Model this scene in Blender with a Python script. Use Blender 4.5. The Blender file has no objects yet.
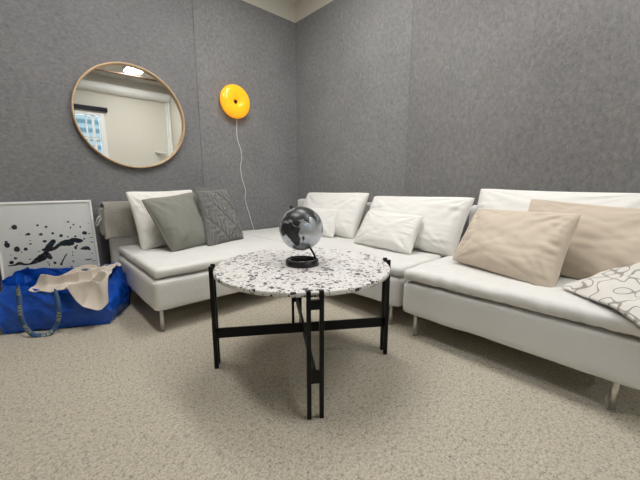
import bpy, bmesh, math, random
from mathutils import Vector, Matrix, noise
PI = math.pi
R = math.radians
C = bpy.context.collection
SC = bpy.context.scene

# ---------------------------------------------------------------- camera, world, exposure
cam_d = bpy.data.cameras.new('camera'); cam = bpy.data.objects.new('camera', cam_d); C.objects.link(cam)
cam_d.sensor_width = 36.0; cam_d.lens = 318.22/640*36.0; cam_d.clip_start = 0.02
cam.location = (0, 0, 1.0)
cam.rotation_euler = (R(90-9.917), 0, R(47.518-90))
SC.camera = cam
SC.view_settings.view_transform = 'Standard'; SC.view_settings.look = 'None'
SC.view_settings.gamma = 1; SC.view_settings.use_curve_mapping = False
SC.view_settings.exposure = 0.0
world = bpy.data.worlds.new('sky'); SC.world = world; world.use_nodes = True
wn = world.node_tree.nodes; wl = world.node_tree.links
bg = wn['Background']
bg.inputs[0].default_value = (0.74, 0.87, 1.0, 1); bg.inputs[1].default_value = 6.0
LAMP = 31.0            # strength of the ceiling luminaires

# ---------------------------------------------------------------- materials
def mat(name, col=(.8,.8,.8), rough=.8, metal=0., sheen=0.):
    m = bpy.data.materials.new(name); m.use_nodes = True
    b = m.node_tree.nodes['Principled BSDF']
    b.inputs['Base Color'].default_value = (*col, 1); b.inputs['Roughness'].default_value = rough
    b.inputs['Metallic'].default_value = metal
    if sheen: b.inputs['Sheen Weight'].default_value = sheen; b.inputs['Sheen Roughness'].default_value = .5
    return m
def nd(m, t, **kw):
    n = m.node_tree.nodes.new(t)
    for k, v in kw.items():
        if k in n.inputs: n.inputs[k].default_value = v
        else: setattr(n, k, v)
    return n
def lk(m, a, b): m.node_tree.links.new(a, b)
def bsdf(m): return m.node_tree.nodes['Principled BSDF']
def coord(m, kind='Object', scale=(1,1,1), rot=(0,0,0)):
    tc = nd(m, 'ShaderNodeTexCoord'); mp = nd(m, 'ShaderNodeMapping')
    mp.inputs['Scale'].default_value = scale; mp.inputs['Rotation'].default_value = rot
    lk(m, tc.outputs[kind], mp.inputs['Vector']); return mp.outputs[0]
def ramp(m, src, stops):
    r = nd(m, 'ShaderNodeValToRGB'); e = r.color_ramp.elements
    while len(e) < len(stops): e.new(.5)
    for i, (p, c) in enumerate(stops): e[i].position = p; e[i].color = (*c, 1)
    lk(m, src, r.inputs[0]); return r.outputs[0]
def mix(m, fac, a, b, blend='MIX'):
    n = nd(m, 'ShaderNodeMix', data_type='RGBA', blend_type=blend)
    for i, v in ((0, fac), (6, a), (7, b)):
        if hasattr(v, 'links') or hasattr(v, 'node'): lk(m, v, n.inputs[i])
        else: n.inputs[i].default_value = (*v, 1) if isinstance(v, tuple) else v
    return n.outputs[2]
def noise_tex(m, vec, scale, detail=4, rough=.6, dist=0):
    n = nd(m, 'ShaderNodeTexNoise', Scale=scale, Detail=detail, Roughness=rough, Distortion=dist)
    lk(m, vec, n.inputs['Vector']); return n.outputs['Fac']
def bump(m, h, strength, dist):
    b = nd(m, 'ShaderNodeBump', Strength=strength, Distance=dist); lk(m, h, b.inputs['Height'])
    lk(m, b.outputs[0], bsdf(m).inputs['Normal'])

def fabric(name, col, var=.06, scale=350, bs=.25, sheen=.1, rough=.9):
    m = mat(name, col, rough, 0, sheen); v = coord(m)
    n1 = noise_tex(m, v, scale, 3, .6); n2 = noise_tex(m, v, 6, 3, .5)
    lo = tuple(c*(1-var) for c in col); hi = tuple(min(1, c*(1+var)) for c in col)
    c = ramp(m, n1, [(.35, lo), (.65, hi)])
    c = mix(m, .3, c, ramp(m, n2, [(.3, lo), (.7, hi)]))
    lk(m, c, bsdf(m).inputs['Base Color']); bump(m, n1, bs, .002); return m

def felt(name, lo, hi, stretch):
    m = mat(name, lo, .95, 0, .15); v = coord(m, 'Object', stretch)
    n1 = noise_tex(m, v, 30, 6, .75, .6); n2 = noise_tex(m, coord(m), 160, 3, .7); n3 = noise_tex(m, coord(m), 2.0, 3, .5)
    c = ramp(m, n1, [(.30, lo), (.72, hi)])
    c = mix(m, .35, c, ramp(m, n2, [(.3, lo), (.7, hi)]))
    c = mix(m, .15, c, ramp(m, n3, [(.3, lo), (.7, hi)]))
    lk(m, c, bsdf(m).inputs['Base Color']); bump(m, n2, .35, .004); return m

M = {}
M['felt_a'] = felt('grey_felt', (.088,.087,.090), (.305,.301,.306), (1, 1, 1.5))
M['felt_b'] = felt('grey_felt_other_nap', (.096,.095,.098), (.335,.330,.333), (1.2, 1.2, .9))
M['felt_c'] = felt('grey_felt_warm', (.086,.084,.083), (.300,.293,.289), (1.2, 1.2, .8))
M['cream_wall'] = fabric('cream_paint', (.68,.655,.575), .02, 60, .05, 0, .7)
M['ceiling'] = fabric('ceiling_paint', (.64,.625,.565), .02, 40, .05, 0, .8)
M['white_paint'] = mat('white_paint', (.85,.85,.83), .45)
M['sofa'] = fabric('white_sofa_cover', (.71,.70,.675), .03, 500, .18, .08)
m = M['sofa']; v = coord(m); w1 = noise_tex(m, v, 9, 3, .55, .8); bp = nd(m, 'ShaderNodeBump', Strength=.2, Distance=.02); lk(m, w1, bp.inputs['Height'])
lk(m, bp.outputs[0], next(n for n in m.node_tree.nodes if n.type == 'BUMP' and n != bp).inputs['Normal'])
M['pillow_white'] = fabric('white_pillow_cotton', (.80,.785,.755), .025, 450, .15, .1)
M['pillow_linen'] = fabric('ivory_pillow_linen', (.78,.755,.71), .05, 300, .25, .1)
M['sage'] = fabric('sage_grey_linen', (.205,.205,.175), .10, 320, .3, .15)
M['sage_pipe'] = fabric('sage_piping', (.25,.25,.21), .1, 400, .2, .1)
M['grey_pillow'] = fabric('mid_grey_wool', (.15,.15,.135), .15, 300, .4, .2)
M['beige'] = fabric('beige_satin_cotton', (.59,.50,.395), .03, 300, .12, .25, .6)
M['beige_b'] = fabric('beige_satin_cotton_deep', (.55,.465,.365), .03, 300, .12, .25, .6)
M['blanket'] = fabric('taupe_fleece', (.25,.232,.20), .28, 130, .6, .5)
M['cloth'] = fabric('pale_beige_cloth', (.58,.51,.435), .05, 220, .2, .15)
M['tag'] = fabric('grey_ribbon', (.5,.5,.48), .05)
M['black_metal'] = mat('black_powder_coat', (.006,.006,.0065), .5)
bsdf(M['black_metal']).inputs['Specular IOR Level'].default_value = .22
M['black_gloss'] = mat('black_gloss', (.010,.010,.011), .12)
M['steel'] = mat('brushed_steel', (.72,.70,.66), .28, 1)
M['foot'] = mat('grey_plastic', (.25,.24,.22), .5)
M['oak'] = fabric('oak_frame', (.56,.38,.22), .10, 40, .1, 0, .45)
M['mirror'] = mat('mirror_silver', (.94,.95,.94), .0, 1)
M['cord'] = mat('white_cable', (.78,.77,.75), .5)
M['frame_white'] = mat('white_lacquer', (.83,.83,.82), .35)
M['paper'] = mat('art_paper', (.88,.89,.89), .8)
M['ink'] = fabric('blue_black_ink', (.022,.026,.045), .4, 60, 0, 0, .7)
M['dark_blind'] = mat('navy_blind', (.012,.014,.022), .7)
M['pipe_brown'] = mat('brown_pipe', (.12,.07,.045), .4, .4)

# ink with lighter washes
m = M['ink']; v = coord(m); lk(m, ramp(m, noise_tex(m, v, 22, 3, .6), [(.50, (.012,.014,.028)), (.75, (.13,.15,.22))]), bsdf(m).inputs['Base Color'])

# carpet
m = M['carpet'] = mat('beige_loop_carpet', (.4,.36,.3), .97, 0, .1); v = coord(m)
n1 = noise_tex(m, v, 105, 3, .85); n2 = noise_tex(m, v, 48, 4, .85); n3 = noise_tex(m, v, 1.6, 4, .6)
c = ramp(m, n1, [(.37, (.045,.036,.026)), (.46, (.405,.358,.275)), (.66, (.725,.665,.545))])
c2 = ramp(m, n2, [(.395, (.045,.036,.027)), (.45, (.435,.388,.302)), (.7, (.645,.586,.48))])
c = mix(m, .45, c, c2)
c = mix(m, .20, c, ramp(m, n3, [(.3, (.36,.325,.265)), (.7, (.555,.505,.412))]))
lk(m, c, bsdf(m).inputs['Base Color']); bump(m, n1, .6, .006)

# terrazzo
def terrazzo():
    m = mat('terrazzo', (.8,.78,.75), .32); v = coord(m)
    base = ramp(m, noise_tex(m, v, 30, 4, .6), [(.3, (.69,.665,.645)), (.7, (.78,.765,.745))])
    wob = nd(m, 'ShaderNodeTexNoise', Scale=38.0, Detail=2.0); lk(m, v, wob.inputs['Vector'])
    vm = nd(m, 'ShaderNodeVectorMath', operation='MULTIPLY_ADD'); lk(m, wob.outputs['Color'], vm.inputs[0])
    vm.inputs[1].default_value = (.016,.016,.016); lk(m, v, vm.inputs[2])
    c = base
    for sc, stops, edge in ((95., [(.0, (.05,.045,.042)), (.16, (.28,.25,.23)), (.24, (.46,.36,.27)), (.29, (0,0,0))], .06),
                            (39., [(.0, (.012,.012,.014)), (.20, (.03,.028,.027)), (.27, (.18,.17,.165)), (.33, (.42,.34,.27)), (.38, (0,0,0))], .06)):
        def voro(feature):
            n = nd(m, 'ShaderNodeTexVoronoi', Scale=sc, feature=feature); lk(m, vm.outputs[0], n.inputs['Vector']); return n
        f1 = voro('F1'); de = voro('DISTANCE_TO_EDGE')
        s = nd(m, 'ShaderNodeSeparateColor'); lk(m, f1.outputs['Color'], s.inputs[0])
        r = nd(m, 'ShaderNodeValToRGB'); r.color_ramp.interpolation = 'CONSTANT'; e = r.color_ramp.elements
        while len(e) < len(stops): e.new(.5)
        for i, (p, q) in enumerate(stops): e[i].position = p; e[i].color = (*q, 1)
        lk(m, s.outputs[0], r.inputs[0])
        on = nd(m, 'ShaderNodeMath', operation='LESS_THAN'); lk(m, s.outputs[0], on.inputs[0]); on.inputs[1].default_value = stops[-1][0]
        ed = nd(m, 'ShaderNodeMath', operation='MULTIPLY_ADD'); lk(m, s.outputs[1], ed.inputs[0]); ed.inputs[1].default_value = .22; ed.inputs[2].default_value = edge
        g = nd(m, 'ShaderNodeMath', operation='GREATER_THAN'); lk(m, de.outputs['Distance'], g.inputs[0]); lk(m, ed.outputs[0], g.inputs[1])
        k = nd(m, 'ShaderNodeMath', operation='MULTIPLY'); lk(m, on.outputs[0], k.inputs[0]); lk(m, g.outputs[0], k.inputs[1])
        c = mix(m, k.outputs[0], c, r.outputs[0])
    lk(m, c, bsdf(m).inputs['Base Color']); return m
M['terrazzo'] = terrazzo()

# quilted charcoal knit
m = M['charcoal'] = mat('charcoal_knit', (.10,.10,.098), .95, 0, .3); v = coord(m, 'UV')
n1 = noise_tex(m, v, 60, 3, .7); lk(m, ramp(m, n1, [(.3, (.075,.075,.072)), (.7, (.245,.24,.228))]), bsdf(m).inputs['Base Color']); bump(m, n1, .8, .006)

# patterned throw: grey meandering outlines on off-white
m = M['throw'] = mat('patterned_throw', (.7,.67,.62), .95, 0, .2); v = coord(m, 'UV', (1,1,1))
nn = nd(m, 'ShaderNodeTexNoise', Scale=14.0, Detail=.2, Roughness=.4, Distortion=.35); lk(m, v, nn.inputs['Vector'])
a = nd(m, 'ShaderNodeMath', operation='SUBTRACT'); lk(m, nn.outputs['Fac'], a.inputs[0]); a.inputs[1].default_value = .5
a2 = nd(m, 'ShaderNodeMath', operation='ABSOLUTE'); lk(m, a.outputs[0], a2.inputs[0])
c = ramp(m, a2.outputs[0], [(.022, (.30,.28,.255)), (.036, (.69,.66,.615))])
lk(m, c, bsdf(m).inputs['Base Color']); bump(m, noise_tex(m, v, 220, 2), .3, .003)

# blue woven polypropylene
m = M['blue'] = mat('blue_woven_plastic', (.005,.045,.30), .28); v = coord(m)
n1 = noise_tex(m, v, 14, 3, .6, .5); lk(m, ramp(m, n1, [(.3, (.004,.055,.36)), (.7, (.008,.095,.52))]), bsdf(m).inputs['Base Color'])
bump(m, n1, .5, .02)
M['strap'] = fabric('blue_webbing', (.03,.085,.19), .25, 200, .4, 0, .7)
M['print_yellow'] = mat('yellow_print', (.42,.42,.20), .6)

# glass
def glass(name, tint=(1,1,1)):
    m = bpy.data.materials.new(name); m.use_nodes = True; nt = m.node_tree; nt.nodes.clear()
    o = nt.nodes.new('ShaderNodeOutputMaterial'); t = nt.nodes.new('ShaderNodeBsdfTransparent'); g = nt.nodes.new('ShaderNodeBsdfGlossy')
    t.inputs[0].default_value = (*tint, 1); g.inputs['Roughness'].default_value = .02
    f = nt.nodes.new('ShaderNodeFresnel'); f.inputs[0].default_value = 1.25; x = nt.nodes.new('ShaderNodeMixShader')
    nt.links.new(f.outputs[0], x.inputs[0]); nt.links.new(t.outputs[0], x.inputs[1]); nt.links.new(g.outputs[0], x.inputs[2]); nt.links.new(x.outputs[0], o.inputs[0])
    return m
M['glass'] = glass('clear_glass', (1,1,1))
def emit(name, col, s, base=(.8,.8,.8), rough=.3):
    m = mat(name, base, rough); b = bsdf(m); b.inputs['Emission Color'].default_value = (*col, 1); b.inputs['Emission Strength'].default_value = s; return m
M['diffuser'] = emit('lit_diffuser', (1.0,.985,.965), LAMP)
M['lamp_orange'] = emit('orange_lit_glass', (1.0,.40,.01), .55, (.95,.45,.015), .15)
M['ocean'] = mat('silver_blue_ocean', (.50,.53,.58), .27, .75)
M['land'] = fabric('gunmetal_land', (.035,.036,.038), .5, 60, .2, 0, .35)
bsdf(M['land']).inputs['Metallic'].default_value = .4
m = M['facade'] = mat('blue_glass_facade', (.1,.3,.45), .9); v = coord(m)
wv = nd(m, 'ShaderNodeTexWave', bands_direction='Z', Scale=1.1); lk(m, v, wv.inputs['Vector'])
lk(m, ramp(m, wv.outputs['Fac'], [(.40, (.025,.055,.065)), (.60, (.11,.135,.135))]), bsdf(m).inputs['Base Color'])

# ---------------------------------------------------------------- helpers
def props(o, label=None, cat=None, group=None, kind=None):
    if label: o['label'] = label
    if cat: o['category'] = cat
    if group: o['group'] = group
    if kind: o['kind'] = kind
    return o
def thing(name, loc, label, cat, group=None):
    o = bpy.data.objects.new(name, None); C.objects.link(o); o.location = loc; o.empty_display_size = .1
    return props(o, label, cat, group)
def wloc(o):
    p = Vector((0,0,0))
    while o: p += o.location; o = o.parent
    return p
def build(name, geo, m, parent=None, origin=None, smooth=True):
    """geo = (verts, faces[, uvs]) in world coordinates"""
    verts, faces = geo[0], geo[1]
    base = wloc(parent) if parent else Vector(origin or (0,0,0))
    me = bpy.data.meshes.new(name)
    me.from_pydata([tuple(Vector(p) - base) for p in verts], [], faces); me.update()
    bm = bmesh.new(); bm.from_mesh(me); bmesh.ops.recalc_face_normals(bm, faces=bm.faces); bm.to_mesh(me); bm.free()
    if len(geo) > 2 and geo[2]:
        uv = me.uv_layers.new(name='UVMap')
        for l in me.loops: uv.data[l.index].uv = geo[2][l.vertex_index]
    for mm in (m if isinstance(m, (list, tuple)) else [m]): me.materials.append(mm)
    me.polygons.foreach_set('use_smooth', [smooth]*len(me.polygons))
    o = bpy.data.objects.new(name, me); C.objects.link(o)
    if parent: o.parent = parent
    else: o.location = base
    return o
def merge(*geos):
    V, F, U = [], [], []
    for g in geos:
        n = len(V); V += list(g[0]); F += [tuple(i+n for i in f) for f in g[1]]
        U += list(g[2]) if len(g) > 2 and g[2] else [(0,0)]*len(g[0])
    return V, F, U
def box(x0, x1, y0, y1, z0, z1):
    V = [(x,y,z) for x in (x0,x1) for y in (y0,y1) for z in (z0,z1)]
    return V, [(0,1,3,2),(4,6,7,5),(0,4,5,1),(2,3,7,6),(0,2,6,4),(1,5,7,3)]
def xf(geo, Mx): return ([Mx @ Vector(p) for p in geo[0]], geo[1]) + tuple(geo[2:])
def bevel(o, w, seg=3):
    b = o.modifiers.new('bevel', 'BEVEL'); b.width = w; b.segments = seg; b.limit_method = 'ANGLE'; return o
def soft_box(x0, x1, y0, y1, z0, z1, r, n=(24,24,6), puff=0., amp=0., freq=4., seed=0, aniso=(1,1,1)):
    """rounded upholstered box; puff lifts the top and bottom, noise gives creases"""
    c = Vector(((x0+x1)/2,(y0+y1)/2,(z0+z1)/2)); h = Vector(((x1-x0)/2,(y1-y0)/2,(z1-z0)/2))
    V, F, idx = [], [], {}
    def add(i,j,k):
        if (i,j,k) in idx: return idx[i,j,k]
        p = []
        for a, t in enumerate((i,j,k)):
            s = 2*t/n[a]-1
            L = h[a]; e = r/L
            s = math.copysign(abs(s)**.8, s)     # more loops near the ends
            p.append(s*L)
        p = Vector(p); q = Vector([max(-(h[a]-r), min(h[a]-r, p[a])) for a in range(3)])
        d = p-q
        if d.length > 1e-9:
            d = d.normalized()*r
        p2 = q+d
        u, w = p2.x/h.x, p2.y/h.y
        p2.z += math.copysign(puff*(1-u**4)*(1-w**4), p2.z) * min(1, abs(p2.z)/h.z)
        if amp:
            s3 = Vector((p2.x*freq*aniso[0]+seed, p2.y*freq*aniso[1]-seed, p2.z*freq*aniso[2]+seed*.7))
            nn = noise.fractal(s3, 1.0, 2.0, 4)
            dirn = d.normalized() if d.length > 1e-9 else Vector((0,0,1))
            p2 += dirn*amp*nn
        V.append(tuple(c+p2)); idx[i,j,k] = len(V)-1; return len(V)-1
    for i in range(n[0]):
        for j in range(n[1]):
            for k in (0, n[2]): F.append((add(i,j,k),add(i+1,j,k),add(i+1,j+1,k),add(i,j+1,k)))
    for i in range(n[0]):
        for k in range(n[2]):
            for j in (0, n[1]): F.append((add(i,j,k),add(i+1,j,k),add(i+1,j,k+1),add(i,j,k+1)))
    for j in range(n[1]):
        for k in range(n[2]):
            for i in (0, n[0]): F.append((add(i,j,k),add(i,j+1,k),add(i,j+1,k+1),add(i,j,k+1)))
    return V, F
def lathe(profile, seg=48, close=False):
    V, F = [], []; n = len(profile)
    for s in range(seg):
        a = 2*PI*s/seg
        for r, z in profile: V.append((r*math.cos(a), r*math.sin(a), z))
    for s in range(seg):
        t = (s+1) % seg
        for i in range(n if close else n-1):
            j = (i+1) % n
            F.append((s*n+i, t*n+i, t*n+j, s*n+j))
    if not close:
        if profile[0][0] > 1e-6: F.append(tuple(s*n for s in range(seg)))
        if profile[-1][0] > 1e-6: F.append(tuple(s*n+n-1 for s in range(seg)))
    return V, F
def tube(pts, r, seg=10, cap=True):
    pts = [Vector(p) for p in pts]; V, F = [], []
    up = None
    for i, p in enumerate(pts):
        t = (pts[min(i+1,len(pts)-1)]-pts[max(i-1,0)]).normalized()
        if up is None:
            up = t.orthogonal().normalized()
        up = (up - t*up.dot(t)).normalized(); w = t.cross(up)
        rr = r[i] if isinstance(r, (list,tuple)) else r
        for s in range(seg):
            a = 2*PI*s/seg; V.append(p+(up*math.cos(a)+w*math.sin(a))*rr)
    for i in range(len(pts)-1):
        for s in range(seg):
            t = (s+1) % seg; F.append((i*seg+s,i*seg+t,(i+1)*seg+t,(i+1)*seg+s))
    if cap: F += [tuple(range(seg)), tuple((len(pts)-1)*seg+s for s in range(seg))]
    return V, F
def catmull(P, n=8, closed=False):
    P = [Vector(p) for p in P]; out = []; m = len(P)
    for i in range(m if closed else m-1):
        if closed: a,b,c,d = P[i-1],P[i],P[(i+1)%m],P[(i+2)%m]
        else: a,b,c,d = P[max(i-1,0)],P[i],P[i+1],P[min(i+2,m-1)]
        for k in range(n):
            t = k/n
            out.append(.5*((2*b)+(c-a)*t+(2*a-5*b+4*c-d)*t*t+(3*b-a-3*c+d)*t**3))
    if not closed: out.append(P[-1])
    return out
def sheet(rows, n=6):
    """smooth surface through a grid of control points -> verts, faces, uvs and grid size"""
    R1 = [catmull(r, n) for r in rows]
    cols = [catmull([R1[i][j] for i in range(len(R1))], n) for j in range(len(R1[0]))]
    nu, nv = len(cols), len(cols[0]); V = [cols[i][j] for i in range(nu) for j in range(nv)]
    F = [(i*nv+j,(i+1)*nv+j,(i+1)*nv+j+1,i*nv+j+1) for i in range(nu-1) for j in range(nv-1)]
    return V, F, nu, nv
def solidify(o, t, sub=0, offset=-1):
    s = o.modifiers.new('solidify', 'SOLIDIFY'); s.thickness = t; s.offset = offset
    if sub: b = o.modifiers.new('subdivision', 'SUBSURF'); b.levels = sub; b.render_levels = sub
    return o

# ---------------------------------------------------------------- setting
WX, WY, HF, HC = 2.78, 3.50, 3.02, 3.27          # right wall x, left wall y, felt top, ceiling
BY, NX = -1.5, -2.6                              # wall with the window, opposite wall
def structure(name, geo, m, smooth=False):
    o = build(name, geo, m, smooth=smooth); o['kind'] = 'structure'; return o
structure('floor', box(NX-.1, WX+.1, BY-.1, WY+.1, -.05, 0), M['carpet'])
structure('ceiling', box(NX-.1, WX+.1, BY-.1, WY+.1, HC, HC+.08), M['ceiling'])
def wall(name, pieces):
    """pieces = (geometry, material) joined as one wall mesh"""
    V, F, ms, mi = [], [], [], []
    for g, m in pieces:
        n = len(V); V += list(g[0]); F += [tuple(i+n for i in f) for f in g[1]]
        if m not in ms: ms.append(m)
        mi += [ms.index(m)]*len(g[1])
    o = structure(name, (V, F), ms); o.data.polygons.foreach_set('material_index', mi); return o
g = .0022
wall('wall_left', [(box(NX, 1.46-g, WY, WY+.012, 0, HF), M['felt_a']), (box(1.46+g, WX, WY, WY+.012, 0, HF), M['felt_b']),
                   (box(NX-.1, WX+.1, WY+.012, WY+.1, 0, HC), M['cream_wall'])])
wall('wall_right', [(box(WX, WX+.012, 1.79+g*.6, WY+.012, 0, HF), M['felt_b']), (box(WX, WX+.012, -.60, 1.79-g*.6, 0, HF), M['felt_c']),
                    (box(WX+.012, WX+.1, BY-.1, WY+.1, 0, HC), M['cream_wall'])])
wx0, wx1, wz0, wz1 = .10, 1.44, .95, 2.50
wall('wall_back', [(box(NX-.1, wx0, BY-.12, BY, 0, HC), M['cream_wall']), (box(wx1, WX+.1, BY-.12, BY, 0, HC), M['cream_wall']),
                   (box(wx0, wx1, BY-.12, BY, 0, wz0), M['cream_wall']), (box(wx0, wx1, BY-.12, BY, wz1, HC), M['cream_wall'])])
wall('wall_near', [(box(NX-.1, NX, BY-.1, WY+.1, 0, HC), M['cream_wall'])])
# boxed ledge under the ceiling of the window wall, rounded top edge
pr = [(0,2.93),(.02,2.92),(.15,2.94),(.19,2.98),(.20,3.04),(.18,3.08),(0,3.10)]
V = [(x, BY+d, z) for x in (NX, WX) for d, z in pr]; n = len(pr)
structure('trim_1', (V, [(i,i+1,n+i+1,n+i) for i in range(n-1)] + [(0,n-1,2*n-1,n), tuple(range(n)), tuple(range(n,2*n))]), M['white_paint'])
structure('trim_2', merge(box(2.70, 2.78, BY, BY+.04, 0, 2.92), box(2.735, 2.78, BY+.04, BY+.12, 0, 2.92)), M['white_paint'])
# window with muntins
fr = [box(wx0, wx1, BY-.10, BY+.02, wz0, wz0+.06), box(wx0, wx1, BY-.10, BY+.02, wz1-.06, wz1), box(wx0, wx0+.06, BY-.10, BY+.02, wz0, wz1),
      box(wx1-.09, wx1, BY-.10, BY+.03, wz0, wz1), box(wx0, wx1, BY-.075, BY-.03, 1.95, 1.99)]
fr += [box(x-.012, x+.012, BY-.07, BY-.035, wz0, wz1) for x in (.46, .80, 1.12)] + [box(wx1-.22, wx1-.18, BY-.08, BY-.02, wz0, wz1)]
win = structure('window_1', merge(*fr), M['white_paint'])
o = build('window_glass', box(wx0+.05, wx1-.05, BY-.056, BY-.052, wz0+.05, wz1-.05), M['glass'], win, smooth=False)
# copper-brown service pipe hung under the ceiling
t = thing('ceiling_pipe', (0, -.34, HC), 'brown service pipe hung under the ceiling, seen in the round mirror', 'pipe')
build('pipe_run', tube([(NX+.01, -.34, 3.06), (WX-.01, -.34, 3.06)], .022, 12), M['pipe_brown'], t)
for x in (-1.5, .2, 1.18, 2.45): build('hanger', tube([(x, -.34, 3.08), (x, -.34, HC)], .008, 8), M['pipe_brown'], t)
# luminaires
def luminaire(x, y, label):
    t = thing('ceiling_light', (x, y, HC), label, 'ceiling light', 'ceiling lights')
    bevel(build('housing', box(x-.17, x+.17, y-.63, y+.63, HC-.06, HC), M['white_paint'], t, smooth=False), .01)
    build('diffuser', box(x-.15, x+.15, y-.61, y+.61, HC-.066, HC-.059), M['diffuser'], t, smooth=False)
luminaire(1.86, -.05, 'lit ceiling light nearest the right wall, glowing at the top of the round mirror')
luminaire(.35, 1.90, 'lit white ceiling light overhead, on the bag side of the terrazzo table')
luminaire(1.65, 1.90, 'lit white ceiling light overhead, above the corner of the sofa')
# roller blind over the window
t = thing('roller_blind', (.78, BY+.05, 2.55), 'rolled-up navy blind above the window, seen at the left of the mirror', 'blind')
build('roll', tube([(.02, BY+.06, 2.57), (1.50, BY+.06, 2.57)], .045, 18), M['dark_blind'], t)
for x in (.03, 1.49): build('bracket', box(x-.01, x+.01, BY, BY+.075, 2.53, 2.615), M['dark_blind'], t, smooth=False)
t = thing('wall_shelf', (2.50, BY, 1.72), 'small white bracket shelf on the cream wall, low in the mirror', 'shelf')
bevel(build('shelf_board', box(2.40, 2.60, BY, BY+.14, 1.74, 1.76), M['white_paint'], t, smooth=False), .004)
build('shelf_bracket', ([(2.47,BY,1.74),(2.53,BY,1.74),(2.47,BY+.10,1.74),(2.53,BY+.10,1.74),(2.47,BY,1.66),(2.53,BY,1.66)],
      [(0,1,3,2),(0,4,5,1),(2,3,5,4),(0,2,4),(1,5,3)]), M['white_paint'], t, smooth=False)
b = build('neighbouring_building', box(-6, 7, -9, -7, -4, 5.2), M['facade'], origin=(0.5,-8,-4), smooth=False)
props(b, 'blue glass office block outside the window, seen in the mirror', 'building')

# ---------------------------------------------------------------- sofa sections
def leg(parent, x, y, z1=.18):
    l = build('leg', xf(lathe([(.0,.006),(.013,.006),(.013,z1),(0,z1)], 20), Matrix.Translation((x,y,0))), M['steel'], parent)
    build('leg_glide', xf(lathe([(.0,0),(.015,0),(.0155,.004),(.014,.008),(0,.008)], 20), Matrix.Translation((x,y,0))), M['foot'], l)
# left section (under the mirror)
s1 = thing('sofa_section', (1.15, 2.85, 0), 'white sofa section under the round mirror, with fleece and dark pillows on it', 'sofa', 'white sectional sofa')
build('base', soft_box(.545, 1.77, 2.215, 3.44, .153, .368, .026, (30,30,8), .004, .006, 3, 1), M['sofa'], s1)
build('seat_cushion', soft_box(.560, 1.79, 2.222, 3.46, .378, .446, .029, (64,64,6), .006, .005, 6.0, 5), M['sofa'], s1)
build('backrest', soft_box(.505, 1.42, 3.315, 3.43, .14, .80, .035, (24,6,20), 0, .004, 3, 8), M['sofa'], s1)
for x, y in ((.592, 2.255), (.63, 3.36), (1.72, 2.40), (1.72, 3.36)): leg(s1, x, y)
# long section in the corner along the right wall
s2 = thing('sofa_section', (2.27, 2.32, 0), 'long white sofa section filling the corner, with the low lumbar cushions on it', 'sofa', 'white sectional sofa')
build('base', soft_box(1.800, 2.74, 1.172, 3.44, .153, .368, .026, (24,44,8), .004, .006, 3, 12), M['sofa'], s2)
build('seat_cushion', soft_box(1.800, 2.72, 1.158, 3.46, .378, .446, .029, (48,90,6), .006, .005, 6.0, 15), M['sofa'], s2)
build('backrest', soft_box(2.655, 2.765, 1.25, 3.36, .14, .81, .035, (6,40,20), 0, .004, 3, 18), M['sofa'], s2)
for x, y in ((1.845, 1.255), (2.66, 1.31), (1.90, 3.30), (2.66, 3.30)): leg(s2, x, y)
# right section
s3 = thing('sofa_section', (2.27, .56, 0), 'white sofa section at the right, with beige cushions and a patterned throw on it', 'sofa', 'white sectional sofa')
build('base', soft_box(1.775, 2.74, -.03, 1.128, .153, .366, .026, (26,34,8), .004, .007, 3, 22), M['sofa'], s3)
build('seat_cushion', soft_box(1.765, 2.72, -.07, 1.128, .382, .455, .031, (64,110,6), .006, .005, 13.0, 25, (.5,1.5,1)), M['sofa'], s3)
build('backrest', soft_box(2.700, 2.768, -.03, 1.12, .14, .83, .035, (6,30,20), 0, .004, 3, 28), M['sofa'], s3)
for x, y in ((1.822, 1.045), (1.822, .058), (2.66, 1.07), (2.66, .06)): leg(s3, x, y)

# ---------------------------------------------------------------- cushions and pillows
def basis(yaw, lean, roll):
    X = Vector((math.cos(yaw), math.sin(yaw), 0)); N = Vector((-X.y, X.x, 0))
    U = Vector((0,0,1))*math.cos(lean) + N*math.sin(lean); c, s = math.cos(roll), math.sin(roll)
    A, B = X*c+U*s, U*c-X*s
    return A, B, B.cross(A)         # width, height, face normal (towards the room)
def pillow_point(u, v, side, w, h, T, pinch, off, full=2.6, sag=.0, rnd=.03, ex=.42):
    # u, v in -1..1; corners stay put while the edges bow in
    x = w/2*u*(1-pinch*(1-v*v)*abs(u)**2); z = h/2*v*(1-pinch*(1-u*u)*abs(v)**2)
    q = (abs(u)*abs(v))**7; x -= math.copysign(rnd*q, u); z -= math.copysign(rnd*q, v)
    for (su, sv), (dx, dz) in off.items():
        k = (1+su*u)/2*(1+sv*v)/2; x += dx*k; z += dz*k
    e = max(0, (1-abs(u)**full))*max(0, (1-abs(v)**full))
    t = T/2*e**ex*(1-sag*v)
    return x, z, t*side
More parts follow.
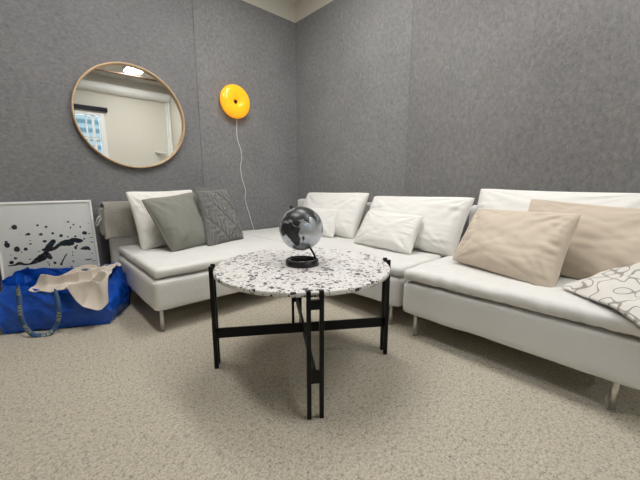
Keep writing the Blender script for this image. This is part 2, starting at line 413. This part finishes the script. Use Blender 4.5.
def pillow_geo(pos, yaw, lean, roll, w, h, T, seed, pinch=.07, off={}, wr=.010, n=60, sag=.15, quilt=0, rnd=.006, ex=.46):
    A, B, Nn = basis(yaw, R(0)+lean, roll); c = Vector(pos); V, F, U = [], [], []
    def height(u, v, side):
        f = noise.fractal(Vector((u*1.5+seed, v*1.3-seed*.7, side*3.1+seed)), 1., 2., 3)
        ridge = 0
        for k in range(3):           # soft creases of different directions
            an = seed*1.9+k*1.1; a = u*math.cos(an)+v*math.sin(an); b2 = -u*math.sin(an)+v*math.cos(an)
            g2 = noise.noise(Vector((a*1.1+seed*k, b2*3.6+seed, side*2.+k)))
            ridge += (1-min(1, abs(g2)*2.6))**2
        r1 = 0
        for su in (-1,1):
            for sv in (-1,1):
                du, dv = u-su, v-sv; d = math.hypot(du, dv); an = math.atan2(dv, du)
                r1 += math.exp(-(d/.85)**2)*noise.noise(Vector((an*5.5+seed, su*3+sv*5+side, d*.7)))
        pl = (math.exp(-((1-abs(u))/.30)**2)*noise.noise(Vector((u*1.2+seed, v*8.0+seed*2, side)))
              + .5*math.exp(-((1-abs(v))/.25)**2)*noise.noise(Vector((u*8.0+seed, v*1.2, side+5))))
        return wr*(f*1.0 - ridge*.35 + r1*2.4 + pl*1.6)
    for side in (1, -1):
        for i in range(n+1):
            for j in range(n+1):
                u, v = math.sin((2*i/n-1)*PI/2*.999)/math.sin(PI/2*.999), math.sin((2*j/n-1)*PI/2*.999)/math.sin(PI/2*.999)
                x, z, t = pillow_point(u, v, side, w, h, T, pinch, off, 2.6, sag, rnd, ex)
                e = (1-u*u)*(1-v*v)
                t += side*height(u, v, side)*min(1, e*4)
                if quilt:
                    k = 2.2
                    a = abs(((u+v)*k/2) % 1 - .5)*2; b = abs(((u-v)*k/2) % 1 - .5)*2
                    gsum = max(math.exp(-((1-a)/.10)**2), math.exp(-((1-b)/.10)**2))
                    t -= side*quilt*gsum*min(1, e*4)
                    if ((u+v)*k/2) % 1 < .5: t += side*quilt*.25*math.sin(u*34)*min(1,e*4)
                    else: t += side*quilt*.25*math.sin(v*34)*min(1,e*4)
                V.append(c+A*x+B*z+Nn*t); U.append(((u+1)/2*w*2, (v+1)/2*h*2))
    m = (n+1)*(n+1)
    for s in (0, 1):
        for i in range(n):
            for j in range(n):
                a = s*m+i*(n+1)+j; F.append((a, a+n+1, a+n+2, a+1))
    return V, F, U
def weld(o, d=1e-4):
    bm = bmesh.new(); bm.from_mesh(o.data); bmesh.ops.remove_doubles(bm, verts=bm.verts, dist=d)
    bmesh.ops.recalc_face_normals(bm, faces=bm.faces); bm.to_mesh(o.data); bm.free(); return o
def pillow(name, label, cat, group, m, pos, yaw, lean, roll, w, h, T, seed, **kw):
    A, B, Nn = basis(yaw, lean, roll); base = Vector(pos)-B*h/2
    o = weld(build(name, pillow_geo(pos, yaw, lean, roll, w, h, T, seed, **kw), m, origin=base))
    return props(o, label, cat, group)
def piping(o, m, pos, yaw, lean, roll, w, h, T, r, pinch=.07, off={}):
    A, B, Nn = basis(yaw, lean, roll); c = Vector(pos); P = []
    ring = [(-1+2*i/24, -1) for i in range(24)]+[(1, -1+2*i/24) for i in range(24)]+[(1-2*i/24, 1) for i in range(24)]+[(-1, 1-2*i/24) for i in range(25)]
    for u, v in ring:
        x, z, t = pillow_point(u, v, 1, w, h, T, pinch, off, rnd=.02); P.append(c+A*x+B*z)
    return build('piping', tube(P, r, 8, False), m, o)
BC = 'white back cushions of the sofa'
pillow('back_cushion', 'white back cushion in the corner behind the globe, leftmost along the right wall', 'cushion', BC, M['pillow_white'],
       (2.516, 2.600, .673), -1.597, .406, .016, .96, .515, .29, 3, pinch=.05, wr=.009, rnd=.008, ex=.46, off={(1,1):(.035,.0)})
pillow('back_cushion', 'white back cushion behind the lumbar pillow, in the middle of the right wall', 'cushion', BC, M['pillow_white'],
       (2.514, 1.560, .662), -1.640, .406, .008, 1.01, .495, .29, 7, pinch=.05, wr=.009, rnd=.008, ex=.46, off={(1,1):(.03,.01)})
pillow('back_cushion', 'wide white back cushion standing behind both beige cushions', 'cushion', BC, M['pillow_white'],
       (2.595, .5535, .695), -1.64, .36, -.02, 1.03, .57, .22, 12, pinch=.05, wr=.009, rnd=.008, ex=.46)
LP = 'small white lumbar pillows'
pillow('lumbar_pillow', 'small white lumbar pillow in the corner, partly hidden by the globe', 'pillow', LP, M['pillow_white'],
       (2.335, 2.605, .592), -1.537, .35, .008, .60, .32, .17, 17, pinch=.05, wr=.007, rnd=.01)
pillow('lumbar_pillow', 'white oblong lumbar pillow in front of the middle back cushion', 'pillow', LP, M['pillow_white'],
       (2.290, 1.645, .598), -1.65, .50, .0, .66, .345, .18, 21, pinch=.05, wr=.007, rnd=.01, off={(-1,1):(.03,.01), (1,1):(-.01,.0)})
pillow('throw_pillow', 'ivory square pillow leaning on the fleece, leftmost on the sofa', 'pillow', None, M['pillow_linen'],
       (.955, 3.12, .692), .183, .351, .016, .63, .545, .20, 26, pinch=.06, wr=.012, rnd=.008)
gp = pillow('throw_pillow', 'mid-grey pillow whose corner peeks out between the sage and the charcoal pillow', 'pillow', None, M['grey_pillow'],
       (1.45, 3.20, .722), .10, .25, -.1, .44, .50, .12, 29)
a = ((.985, 2.885, .672), .40, .43, .06, .51, .50, .20)
o = pillow('throw_pillow', 'sage-grey linen pillow with piped edge, between ivory and charcoal pillows', 'pillow', None, M['sage'], *a, 33,
           off={(-1,1):(-.03,.0), (1,1):(.05,.02), (-1,-1):(.035,.012), (1,-1):(-.045,-.03)}, wr=.009)
piping(o, M['sage_pipe'], *a[:4], *a[4:6], a[6], .006, off={(-1,1):(-.03,.0), (1,1):(.05,.02), (-1,-1):(.035,.012), (1,-1):(-.045,-.03)})
pillow('throw_pillow', 'charcoal quilted knit pillow with diamond pattern, right of the sage pillow', 'pillow', None, M['charcoal'],
       (1.362, 2.925, .690), .354, .313, .002, .455, .525, .16, 38, n=110, quilt=.016, wr=.006, off={(-1,1):(.03,.01), (1,1):(-.03,.02), (1,-1):(.015,.0), (-1,-1):(-.025,-.015)})
pillow('beige_cushion', 'beige cushion at the front, leaning on the deeper beige cushion of the right section', 'cushion', 'beige cushions', M['beige'],
       (2.185, .645, .645), -1.763, .522, -.053, .65, .445, .22, 41, pinch=.05, wr=.010, rnd=.006, off={(-1,-1):(.01,.01), (1,-1):(.015,-.02), (-1,1):(.02,-.02), (1,1):(-.02,.02)})
pillow('beige_cushion', 'beige cushion partly hidden behind the front beige cushion, beside the patterned throw', 'cushion', 'beige cushions', M['beige_b'],
       (2.385, .300, .668), -1.618, .45, -.07, .72, .485, .17, 46, pinch=.05, wr=.010, rnd=.006)

# ---------------------------------------------------------------- fleece folded over the left backrest
ft = thing('fleece_blanket', (.85, 3.37, .53), 'taupe fleece folded over the left backrest, behind the ivory pillow', 'blanket')
xs = [.475, .52, .62, .75, .90, 1.05, 1.20]
rows = []
for k, x in enumerate(xs):
    w = .012*math.sin(k*2.1); d = .02 if k == 0 else 0
    rows.append([(x-.015+w, 3.275-d, .525+.012*math.sin(k)), (x-.01, 3.285+w, .62), (x, 3.290-w*.5, .73), (x+.01, 3.305, .805+w*.5), (x+.01, 3.37, .826), (x, 3.44, .80), (x-.01, 3.452, .70), (x-.02+w, 3.455, .57)])
V, F, nu, nv = sheet(rows, 6)
V = [p + Vector((0, -1, .2))*(.010*noise.fractal(p*7, 1, 2, 4)) for p in V]
solidify(build('fleece', (V, F), M['blanket'], ft), .024, 1, 1)
build('fleece', soft_box(.45, .50, 3.285, 3.40, .555, .80, .022, (6,8,14), 0, .012, 6, 3), M['blanket'], ft).name = 'folded_edge'
lp = catmull([(.455,3.30,.73),(.425,3.28,.715),(.405,3.265,.665),(.418,3.27,.655),(.44,3.285,.69),(.465,3.30,.715)], 6)
V = [q for p in lp for q in (p+Vector((0,-.006,.006)), p+Vector((.004,.010,-.008)))]
o = build('hanging_loop', (V, [(2*i,2*i+1,2*i+3,2*i+2) for i in range(len(lp)-1)]), M['tag'], ft); solidify(o, .003)
o['label'] = 'pale ribbon hanging loop'

# ---------------------------------------------------------------- patterned throw on the right seat
rows = [  # from the tip at the left to the right end: each row runs from the front hem over the pile to the back
 [(2.00,.315,.462),(2.02,.310,.470),(2.05,.300,.474),(2.08,.292,.472),(2.11,.288,.466)],
 [(1.90,.205,.466),(1.97,.215,.492),(2.06,.215,.518),(2.15,.205,.515),(2.19,.195,.470)],
 [(1.80,.110,.472),(1.90,.110,.505),(2.04,.120,.555),(2.14,.110,.560),(2.20,.095,.470)],
 [(1.745,.045,.455),(1.85,.035,.512),(1.99,.030,.540),(2.13,.020,.605),(2.20,.010,.475)],
 [(1.728,-.05,.385),(1.80,-.06,.505),(1.97,-.05,.575),(2.12,-.06,.618),(2.20,-.08,.475)],
 [(1.742,-.105,.350),(1.80,-.118,.430),(1.96,-.120,.480),(2.08,-.120,.490),(2.17,-.118,.450)],
 [(1.760,-.120,.240),(1.81,-.130,.270),(1.95,-.135,.300),(2.06,-.132,.290),(2.15,-.128,.270)]]
V, F, nu, nv = sheet(rows, 9)
V = [p + Vector((-.3,.2,1))*((.022*noise.fractal(Vector((p.x*5, p.y*9, p.z*5+2)), 1, 2, 3)+.03*(1-abs(noise.noise(Vector((p.x*4+p.y*7, p.y*3-p.x*3, 1.7))))*2.5)-.012)*min(1, max(0, (p.z-.46)*22))) for p in V]
uv = [(V[i].x*1.0+V[i].z*.6, V[i].y*1.2+V[i].z*.3) for i in range(len(V))]
th = build('throw_blanket', (V, F, uv), M['throw'], origin=(2.0, .02, .455)); solidify(th, .018, 1, 1)
props(th, 'off-white throw with grey looping lines, bunched at the right end of the sofa', 'blanket')

# ---------------------------------------------------------------- coffee table
TX, TY, TZ, TR, TH = 1.086, 1.326, .566, .472, R(146.388)
tb = thing('coffee_table', (TX, TY, 0), 'round terrazzo-topped coffee table on a black metal cross frame', 'table')
o = build('tabletop', xf(lathe([(0,TZ-.024),(TR-.006,TZ-.024),(TR-.001,TZ-.021),(TR,TZ-.004),(TR-.004,TZ),(0,TZ)], 128), Matrix.Translation((TX,TY,0))), M['terrazzo'], tb)
o.data.polygons.foreach_set('use_smooth', [len(p.vertices) > 4 or abs(p.normal.z) < .9 for p in o.data.polygons])
o['label'] = 'white terrazzo top with black and brown chips'
def local(k, geo):                      # x' outwards, y' sideways
    a = TH + k*PI/2; return xf(geo, Matrix.Translation((TX,TY,0)) @ Matrix.Rotation(a, 4, 'Z'))
RL = .485
for k in range(4):
    for s in (-1, 1):
        bevel(build('leg', local(k, box(RL-.011, RL+.011, s*.027-.009, s*.027+.009, 0, TZ+.012)), M['black_metal'], tb, smooth=False), .002, 2)
    for z0, z1 in ((TZ-.070, TZ-.028), (.165, .222)):
        bevel(build('spacer', local(k, box(RL-.009, RL+.006, -.020, .020, z0, z1)), M['black_metal'], tb, smooth=False), .002, 2)
for k in (0, 1):
    bevel(build('crossbar', local(k, box(-RL, RL, -.006, .006, .165, .222)), M['black_metal'], tb, smooth=False), .002, 2)

# ---------------------------------------------------------------- globe
LAND = [
 [(-17,15),(-16,21),(-10,29),(-6,35),(3,37),(10,37),(11,33),(20,32),(24,32),(32,31),(35,27),(38,20),(43,12),(51,12),(48,5),(41,-2),(40,-10),(40,-16),(35,-21),(33,-27),(28,-33),(20,-35),(17,-30),(14,-22),(12,-15),(13,-8),(9,-1),(9,4),(4,6),(-8,4),(-13,8)],
 [(44,-25),(47,-25),(50,-16),(49,-12),(44,-17)],
 [(35,28),(40,20),(44,13),(52,16),(59,22),(56,26),(50,30),(57,27),(62,25),(67,25),(70,21),(73,16),(76,9),(78,8),(80,14),(85,20),(90,22),(94,17),(98,9),(103,1),(104,9),(108,11),(106,19),(112,22),(121,30),(118,38),(126,35),(129,42),(140,50),(141,58),(156,51),(163,60),(178,65),(178,70),(150,72),(110,76),(80,73),(60,69),(40,67),(30,70),(18,69),(5,60),(11,56),(0,50),(-5,48),(-2,43),(-9,43),(-9,37),(-2,37),(3,42),(9,44),(13,40),(17,40),(13,45),(20,40),(23,37),(26,41),(36,37)],
 [(80,9),(82,7),(81,6)],
 [(95,5),(104,-5),(106,-6),(100,2)], [(109,1),(117,6),(118,1),(114,-4),(110,-2)],
 [(131,-1),(141,-3),(150,-10),(141,-9),(135,-4)],
 [(114,-22),(122,-18),(130,-12),(136,-12),(142,-11),(150,-22),(153,-28),(148,-38),(140,-38),(131,-31),(124,-33),(115,-34)],
 [(-10,52),(-5,58),(1,52),(-4,50)], [(-22,64),(-14,66),(-15,64)],
 [(-55,60),(-43,60),(-22,70),(-20,82),(-60,82),(-70,76)],
 [(-168,66),(-160,59),(-140,60),(-125,48),(-117,33),(-105,20),(-92,15),(-83,9),(-88,21),(-97,26),(-82,30),(-81,25),(-75,36),(-66,45),(-56,52),(-78,62),(-90,68),(-120,70),(-156,71)],
 [(-80,8),(-72,12),(-60,8),(-50,0),(-35,-7),(-40,-22),(-48,-27),(-58,-36),(-66,-45),(-69,-54),(-75,-48),(-71,-20),(-81,-5)]]
def inside(lon, lat, P):
    r = False; j = len(P)-1
    for i in range(len(P)):
        if (P[i][1] > lat) != (P[j][1] > lat) and lon < (P[j][0]-P[i][0])*(lat-P[i][1])/(P[j][1]-P[i][1])+P[i][0]: r = not r
        j = i
    return r
def is_land(lon, lat):
    lon += 2.0*noise.noise(Vector((lon*.15, lat*.15, 1))); lat += 2.0*noise.noise(Vector((lon*.15, lat*.15, 7)))
    return lat < -72 or any(inside(lon, lat, P) for P in LAND)
GX, GY, GZ, GR = 1.109, 1.366, .758, .1215
gl = thing('desk_globe', (GX, GY, TZ), 'silver and black desk globe standing on the terrazzo coffee table', 'globe')
view = math.atan2(-GY, -GX)              # direction towards the viewer
rightv = Vector((math.sin(R(47.5)), -math.cos(R(47.5)), 0))
axis = (Vector((0,0,1))*math.cos(R(24)) - rightv*math.sin(R(24))).normalized()
fwd = Vector((math.cos(view), math.sin(view), .12)); e1 = (fwd-axis*fwd.dot(axis)).normalized(); e2 = axis.cross(e1)
NL, NA = 240, 120; V, F, mi = [], [], []
def gp_(lon, lat, r=GR):
    a, b = R(lon-52), R(lat); return Vector((GX,GY,GZ)) + (e1*math.cos(a)*math.cos(b)+e2*math.sin(a)*math.cos(b)+axis*math.sin(b))*r
for j in range(NA+1):
    for i in range(NL): V.append(gp_(-180+360*i/NL, -90+180*j/NA))
for j in range(NA):
    for i in range(NL):
        k = (i+1) % NL; F.append((j*NL+i, j*NL+k, (j+1)*NL+k, (j+1)*NL+i)); mi.append(1 if is_land(-180+360*(i+.5)/NL, -90+180*(j+.5)/NA) else 0)
o = build('sphere', (V, F), [M['ocean'], M['land']], gl); o.data.polygons.foreach_set('material_index', mi); o['label'] = 'silver-blue ball with dark continents'
top = Vector((GX,GY,GZ)) + axis*GR; bot = Vector((GX,GY,GZ)) - axis*GR
build('top_knob', tube([top-axis*.004, top+axis*.010, top+axis*.020], [.009,.009,.007], 14), M['black_gloss'], gl)
rc = Vector((GX-.030, GY-.043, TZ))
build('base_ring', xf(lathe([(.062,.001),(.092,.001),(.093,.006),(.089,.029),(.086,.031),(.069,.031),(.066,.028)], 64, True), Matrix.Translation(rc)), M['black_gloss'], gl)
foot = rc + rightv*.078 + Vector((.02,.022,0)) + Vector((0,0,.014))
build('arm', tube([foot, foot*.45+bot*.55+rightv*.004, bot+axis*.004], [.0065,.006,.006], 12), M['black_gloss'], gl)

# ---------------------------------------------------------------- round mirror on the left wall
mx, mz, mr = .826, 1.615, .462
mi_ = thing('round_mirror', (mx, WY, mz), 'round mirror with slim pale wooden frame hung on the grey felt wall', 'mirror')
Mw = Matrix.Translation((mx, WY, mz)) @ Matrix.Rotation(PI/2, 4, 'X')        # local +z points into the room
build('mirror_glass', xf(lathe([(0,.008),(mr-.008,.008),(mr-.008,.014),(0,.014)], 96), Mw), M['mirror'], mi_, smooth=False)
build('frame', xf(lathe([(mr-.014,.002),(mr,.002),(mr,.046),(mr-.003,.049),(mr-.011,.049),(mr-.014,.046)], 128, True), Mw), M['oak'], mi_)

# ---------------------------------------------------------------- ring lamp
lx, lz = 1.858, 1.915
la = thing('wall_lamp', (lx, WY, lz), 'glowing orange doughnut-shaped wall lamp right of the mirror', 'lamp')
Ml = Matrix.Translation((lx, WY, lz)) @ Matrix.Rotation(PI/2, 4, 'X')
prof = [(.101+.079*math.cos(2*PI*i/28), .062+.048*math.sin(2*PI*i/28)) for i in range(28)]
build('lamp_shade', xf(lathe(prof, 72, True), Ml), M['lamp_orange'], la)
build('wall_mount', xf(lathe([(0,0),(.05,0),(.05,.012),(.021,.016),(.021,.070),(.016,.074),(0,.074)], 32), Ml), M['black_gloss'], la)
cp = [(lx+.02,3.475,1.78),(1.893,3.488,1.70),(1.888,3.49,1.60),(1.895,3.49,1.51),(1.930,3.49,1.40),(1.937,3.49,1.30),(1.918,3.49,1.22),(1.922,3.49,1.12),(1.945,3.49,1.02),(1.972,3.49,.93),(1.962,3.49,.84),(1.975,3.49,.75),(2.005,3.49,.66),(2.030,3.49,.56),(2.062,3.488,.45),(2.07,3.485,.34)]
build('cord', tube(catmull(cp, 6), .0042, 8), M['cord'], la)

# ---------------------------------------------------------------- framed print leaning on the left wall
FX0, FX1 = -.208, .417; FH = .872
pt, pb = Vector((0, 3.45, .866)), Vector((0, 3.34, 0)); fup = (pt-pb).normalized(); fn = Vector((1,0,0)).cross(fup)   # fn towards the room
pf = thing('framed_print', (.105, 3.34, 0), 'white framed ink-splatter print leaning on the wall behind the blue bag', 'picture')
def fp(u, v, d=0): return Vector((FX1+u, 0, 0)) + pb + fup*v + fn*d      # u from the right edge (negative), v up
def fbox(u0, u1, v0, v1, d0, d1):
    V, F = box(u0, u1, v0, v1, d0, d1); return [fp(*p) for p in V], F
Wf = FX1-FX0; bw = .017
bevel(build('frame', merge(fbox(-Wf, 0, 0, bw, -.022, .006), fbox(-Wf, 0, FH-bw, FH, -.022, .006), fbox(-Wf, -Wf+bw, bw, FH-bw, -.022, .006), fbox(-bw, 0, bw, FH-bw, -.022, .006)), M['frame_white'], pf, smooth=False), .002, 2)
build('glazing', fbox(-Wf+bw, -bw, bw, FH-bw, -.002, 0), M['glass'], pf, smooth=False)
BLOTS = [(-0.513,0.676,0.018,0.018),(-0.376,0.68,0.008,0.008),(-0.325,0.662,0.009,0.009),(-0.178,0.693,0.008,0.007),(-0.145,0.666,0.007,0.007),(-0.168,0.642,0.005,0.008),(-0.101,0.642,0.006,0.008),(-0.198,0.693,0.003,0.003),(-0.077,0.587,0.018,0.016),(-0.439,0.614,0.013,0.01),(-0.454,0.609,0.005,0.004),(-0.364,0.605,0.012,0.011),(-0.29,0.606,0.009,0.01),(-0.238,0.58,0.012,0.013),(-0.195,0.566,0.006,0.007),(-0.144,0.565,0.009,0.007),(-0.086,0.537,0.007,0.008),(-0.569,0.543,0.017,0.02),(-0.571,0.568,0.009,0.008),(-0.518,0.504,0.018,0.021),(-0.494,0.478,0.004,0.006),(-0.468,0.497,0.012,0.013),(-0.435,0.535,0.009,0.006),(-0.434,0.561,0.004,0.004),(-0.347,0.546,0.014,0.01),(-0.295,0.537,0.017,0.019),(-0.534,0.433,0.01,0.01),(-0.56,0.405,0.014,0.014),(-0.476,0.34,0.013,0.014),(-0.304,0.36,0.01,0.012),(-0.452,0.413,0.005,0.006),(-0.182,0.354,0.007,0.007),(-0.18,0.406,0.004,0.007),(-0.177,0.433,0.003,0.007),(-0.153,0.468,0.009,0.016),(-0.141,0.483,0.006,0.009),(-0.083,0.454,0.03,0.017),(-0.109,0.453,0.013,0.009),(-0.059,0.441,0.01,0.01),(-0.539,0.667,0.003,0.005),(-0.041,0.668,0.004,0.003),(-0.033,0.502,0.01,0.004),(-0.076,0.352,0.027,0.005),(-0.04,0.335,0.015,0.003),(-0.199,0.308,0.009,0.006),(-0.157,0.303,0.004,0.005),(-0.045,0.401,0.004,0.005),(-0.266,0.343,0.009,0.009),(-0.348,0.372,0.004,0.004),(-0.341,0.353,0.003,0.012),(-0.485,0.618,0.003,0.002),(-0.558,0.462,0.003,0.004),(-0.392,0.469,0.01,0.003),(-0.044,0.578,0.011,0.003),(-0.034,0.541,0.011,0.003)]
STROKES = [[(-0.578,0.382,0.005),(-0.543,0.383,0.008),(-0.516,0.391,0.014),(-0.487,0.378,0.009),(-0.451,0.377,0.009),(-0.417,0.395,0.023),(-0.376,0.417,0.031),(-0.346,0.434,0.024),(-0.327,0.406,0.015)],[(-0.369,0.427,0.015),(-0.347,0.46,0.017),(-0.335,0.485,0.023),(-0.308,0.521,0.023),(-0.293,0.538,0.019)],[(-0.363,0.477,0.012),(-0.33,0.475,0.02),(-0.29,0.482,0.015),(-0.258,0.507,0.017),(-0.216,0.517,0.03),(-0.181,0.516,0.03),(-0.166,0.541,0.015),(-0.131,0.525,0.024),(-0.104,0.522,0.012)],[(-0.264,0.34,0.009),(-0.251,0.371,0.006),(-0.235,0.399,0.005),(-0.221,0.419,0.004)]]
parts = []
def blot(u, v, rx, rz, sd):
    n = 20; V = [fp(u, v, -.0074)]
    for i in range(n):
        a = 2*PI*i/n; k = 1+.18*noise.noise(Vector((math.cos(a)*1.5+sd, math.sin(a)*1.5, sd*1.7))); V.append(fp(u+rx*k*math.cos(a), v+rz*k*math.sin(a), -.0074))
    return V, [(0, 1+i, 1+(i+1) % n) for i in range(n)]
for i, b_ in enumerate(BLOTS): parts.append(blot(*b_, i*1.37))
sd = 100
for st in STROKES:
    P = catmull(st, 6)
    for p in P:
        sd += 1.1; parts.append(blot(p.x, p.y, max(.005, p.z*.85), max(.004, p.z*.85), sd))
paper = fbox(-Wf+bw, -bw, bw, FH-bw, -.016, -.008)
o = build('print', merge(paper, *parts), [M['paper'], M['ink']], pf, smooth=False)
o.data.polygons.foreach_set('material_index', [0]*6 + [1]*(len(o.data.polygons)-6))

# ---------------------------------------------------------------- blue carrier bag
bg_t = thing('tote_bag', (.16, 2.95, 0), 'large blue woven carrier bag slouching on the carpet by the sofa', 'bag')
L0 = [(-.205,2.930,0),(-.19,2.915,0),(-.02,2.83,0),(.17,2.73,0),(.325,2.645,0),(.345,2.655,0),(.43,2.79,0),(.525,2.945,0),(.520,2.975,0),(.32,3.13,0),(.12,3.22,0),(-.02,3.275,0),(-.05,3.265,0),(-.13,3.10,0)]
L1 = [(-.225,2.935,.11),(-.205,2.915,.11),(-.02,2.815,.11),(.18,2.705,.10),(.345,2.640,.10),(.37,2.655,.10),(.455,2.80,.11),(.540,2.965,.12),(.530,3.00,.12),(.33,3.16,.11),(.12,3.25,.11),(-.03,3.295,.11),(-.07,3.28,.11),(-.165,3.10,.11)]
L2 = [(-.222,2.970,.23),(-.195,2.945,.23),(-.02,2.84,.20),(.16,2.730,.18),(.325,2.675,.18),(.36,2.690,.18),(.445,2.84,.21),(.528,3.00,.24),(.515,3.04,.24),(.33,3.18,.23),(.13,3.26,.23),(-.04,3.300,.24),(-.09,3.28,.24),(-.185,3.12,.24)]
L3 = [(-.190,3.010,.322),(-.160,2.985,.318),(-.03,2.89,.288),(.13,2.785,.248),(.29,2.745,.235),(.335,2.765,.240),(.42,2.885,.290),(.505,3.05,.345),(.495,3.085,.350),(.33,3.18,.330),(.13,3.255,.335),(-.04,3.285,.350),(-.10,3.27,.350),(-.185,3.13,.335)]
lv = [catmull(L, 10, True) for L in (L0, L1, L2, L3)]; nper = len(lv[0])
ctr = Vector((.15, 2.97, 0)); V, F = [], []
NV = 36
for j in range(NV+1):
    for i in range(nper):
        p = catmull([l[i] for l in lv], 12)[j]
        d = (p-ctr); d.z = 0; d.normalize()
        k = j/NV
        cr = noise.fractal(Vector((p.x*8+3, p.y*8, p.z*11)), .8, 2, 4)
        ridge = (1-abs(noise.noise(Vector((p.x*10+p.z*9, p.y*10-p.z*6, p.z*5)))))**5
        p = p + d*(.012*cr + .014*ridge - .004)*min(1, k*3+.15) + Vector((0,0,1))*(.012*cr*k)
        if j == 0: p.z = .003
        V.append(p)
for j in range(NV):
    for i in range(nper):
        k = (i+1) % nper; F.append((j*nper+i, j*nper+k, (j+1)*nper+k, (j+1)*nper+i))
F.append(tuple(range(nper)))
body = solidify(build('bag_body', (V, F), M['blue'], bg_t), .003)
def text_mesh(s, size):
    cu = bpy.data.curves.new('lettering', 'FONT'); cu.body = s; cu.size = size; cu.resolution_u = 1
    o = bpy.data.objects.new('lettering', cu); C.objects.link(o); dg = bpy.context.evaluated_depsgraph_get()
    me = bpy.data.meshes.new_from_object(o.evaluated_get(dg)); V = [v.co.copy() for v in me.vertices]; F = [tuple(p.vertices) for p in me.polygons]
    bpy.data.objects.remove(o); bpy.data.meshes.remove(me); return V, F
TXT = text_mesh('IKEA', .034)
def strap(pts, outs, w=.030):
    P = catmull(pts, 10); O = catmull(outs, 10); n = len(P); S = [0]
    for i in range(1, n): S.append(S[-1]+(P[i]-P[i-1]).length)
    def frame(s):
        i = 0
        while i < n-2 and S[i+1] < s: i += 1
        t = (s-S[i])/(S[i+1]-S[i]); p = P[i].lerp(P[i+1], t); tan = (P[i+1]-P[i]).normalized(); o = O[i].lerp(O[i+1], t)
        o = (o-tan*o.dot(tan)).normalized(); return p, tan, o, tan.cross(o)
    V, F = [], []; N = 90
    for i in range(N+1):
        p, tn, o, b = frame(S[-1]*i/N*.9999)
        V += [p-b*w/2, p+b*w/2]
    F = [(2*i,2*i+1,2*i+3,2*i+2) for i in range(N)]
    h = solidify(build('handle', (V, F), M['strap'], bg_t), .003, 0, 0)
    LV, LF = [], []; s = .03
    while s < S[-1]-.12:
        b0 = len(LV)
        for q in TXT[0]:
            p, tn, o, b = frame(s+q.x); LV.append(p + b*(q.y-.012) + o*.0035)
        LF += [tuple(i+b0 for i in f) for f in TXT[1]]; s += .135
    build('lettering', (LV, LF), M['print_yellow'], h, smooth=False)
    return h
OUT = Vector((-.48,-.87,.1))
strap([(-.115,2.945,.315),(-.112,2.865,.27),(-.118,2.800,.15),(-.098,2.765,.06),(-.065,2.735,.014),(-.005,2.700,.010),(.035,2.705,.035),(.068,2.700,.10),(.075,2.705,.19),(.072,2.775,.265),(.068,2.815,.272)],
      [OUT,OUT,OUT,OUT,OUT+Vector((0,0,.8)),OUT+Vector((0,0,.8)),OUT,OUT,OUT,OUT,OUT])
strap([(.44,3.125,.325),(.42,3.06,.350),(.36,3.02,.318),(.28,3.06,.335),(.24,3.13,.335),(.22,3.20,.318)], [(0,-.3,1)]*6)

# cloth lying in the bag and hanging over its rim
rows = [
 [(-.065,2.880,.300),(-.055,2.90,.310),(-.040,2.92,.312),(-.025,2.94,.314),(-.01,2.955,.310)],
 [(.035,2.815,.288),(.06,2.87,.312),(.09,2.93,.306),(.12,2.99,.322),(.16,3.04,.322)],
 [(.110,2.755,.272),(.14,2.83,.318),(.19,2.92,.300),(.24,3.00,.335),(.33,3.11,.335)],
 [(.175,2.655,.215),(.20,2.745,.292),(.25,2.86,.318),(.31,2.95,.305),(.41,3.08,.350)],
 [(.215,2.600,.135),(.245,2.690,.270),(.31,2.80,.288),(.37,2.90,.330),(.46,3.06,.362)],
 [(.285,2.590,.145),(.315,2.665,.265),(.36,2.76,.300),(.42,2.88,.318),(.495,3.04,.368)],
 [(.345,2.620,.175),(.375,2.685,.275),(.42,2.78,.305),(.465,2.88,.322),(.515,3.00,.355)]]
V, F, nu, nv = sheet(rows, 14)
nrm = Vector((-.15,-.35,.9))
def foldn(p):
    a = p.x*.85-p.y*.52; b = p.x*.52+p.y*.85
    w = noise.noise(Vector((a*3, b*3, 5)))*.8
    f1 = noise.noise(Vector((a*4.0+w, b*6.0+w*2, p.z*4))); f2 = noise.noise(Vector((a*13+3+w, b*7-2, p.z*6)))
    return .095*max(0, 1-abs(f1)*2.8)**1.5 + .016*(1-abs(f2)*2.4) - .030
V = [p + nrm*foldn(p) for p in V]
cl = build('cloth', (V, F), M['cloth'], origin=(.2, 2.85, .2)); solidify(cl, .006, 1, 1)
props(cl, 'crumpled pale beige cloth spilling out of the blue bag', 'cloth')
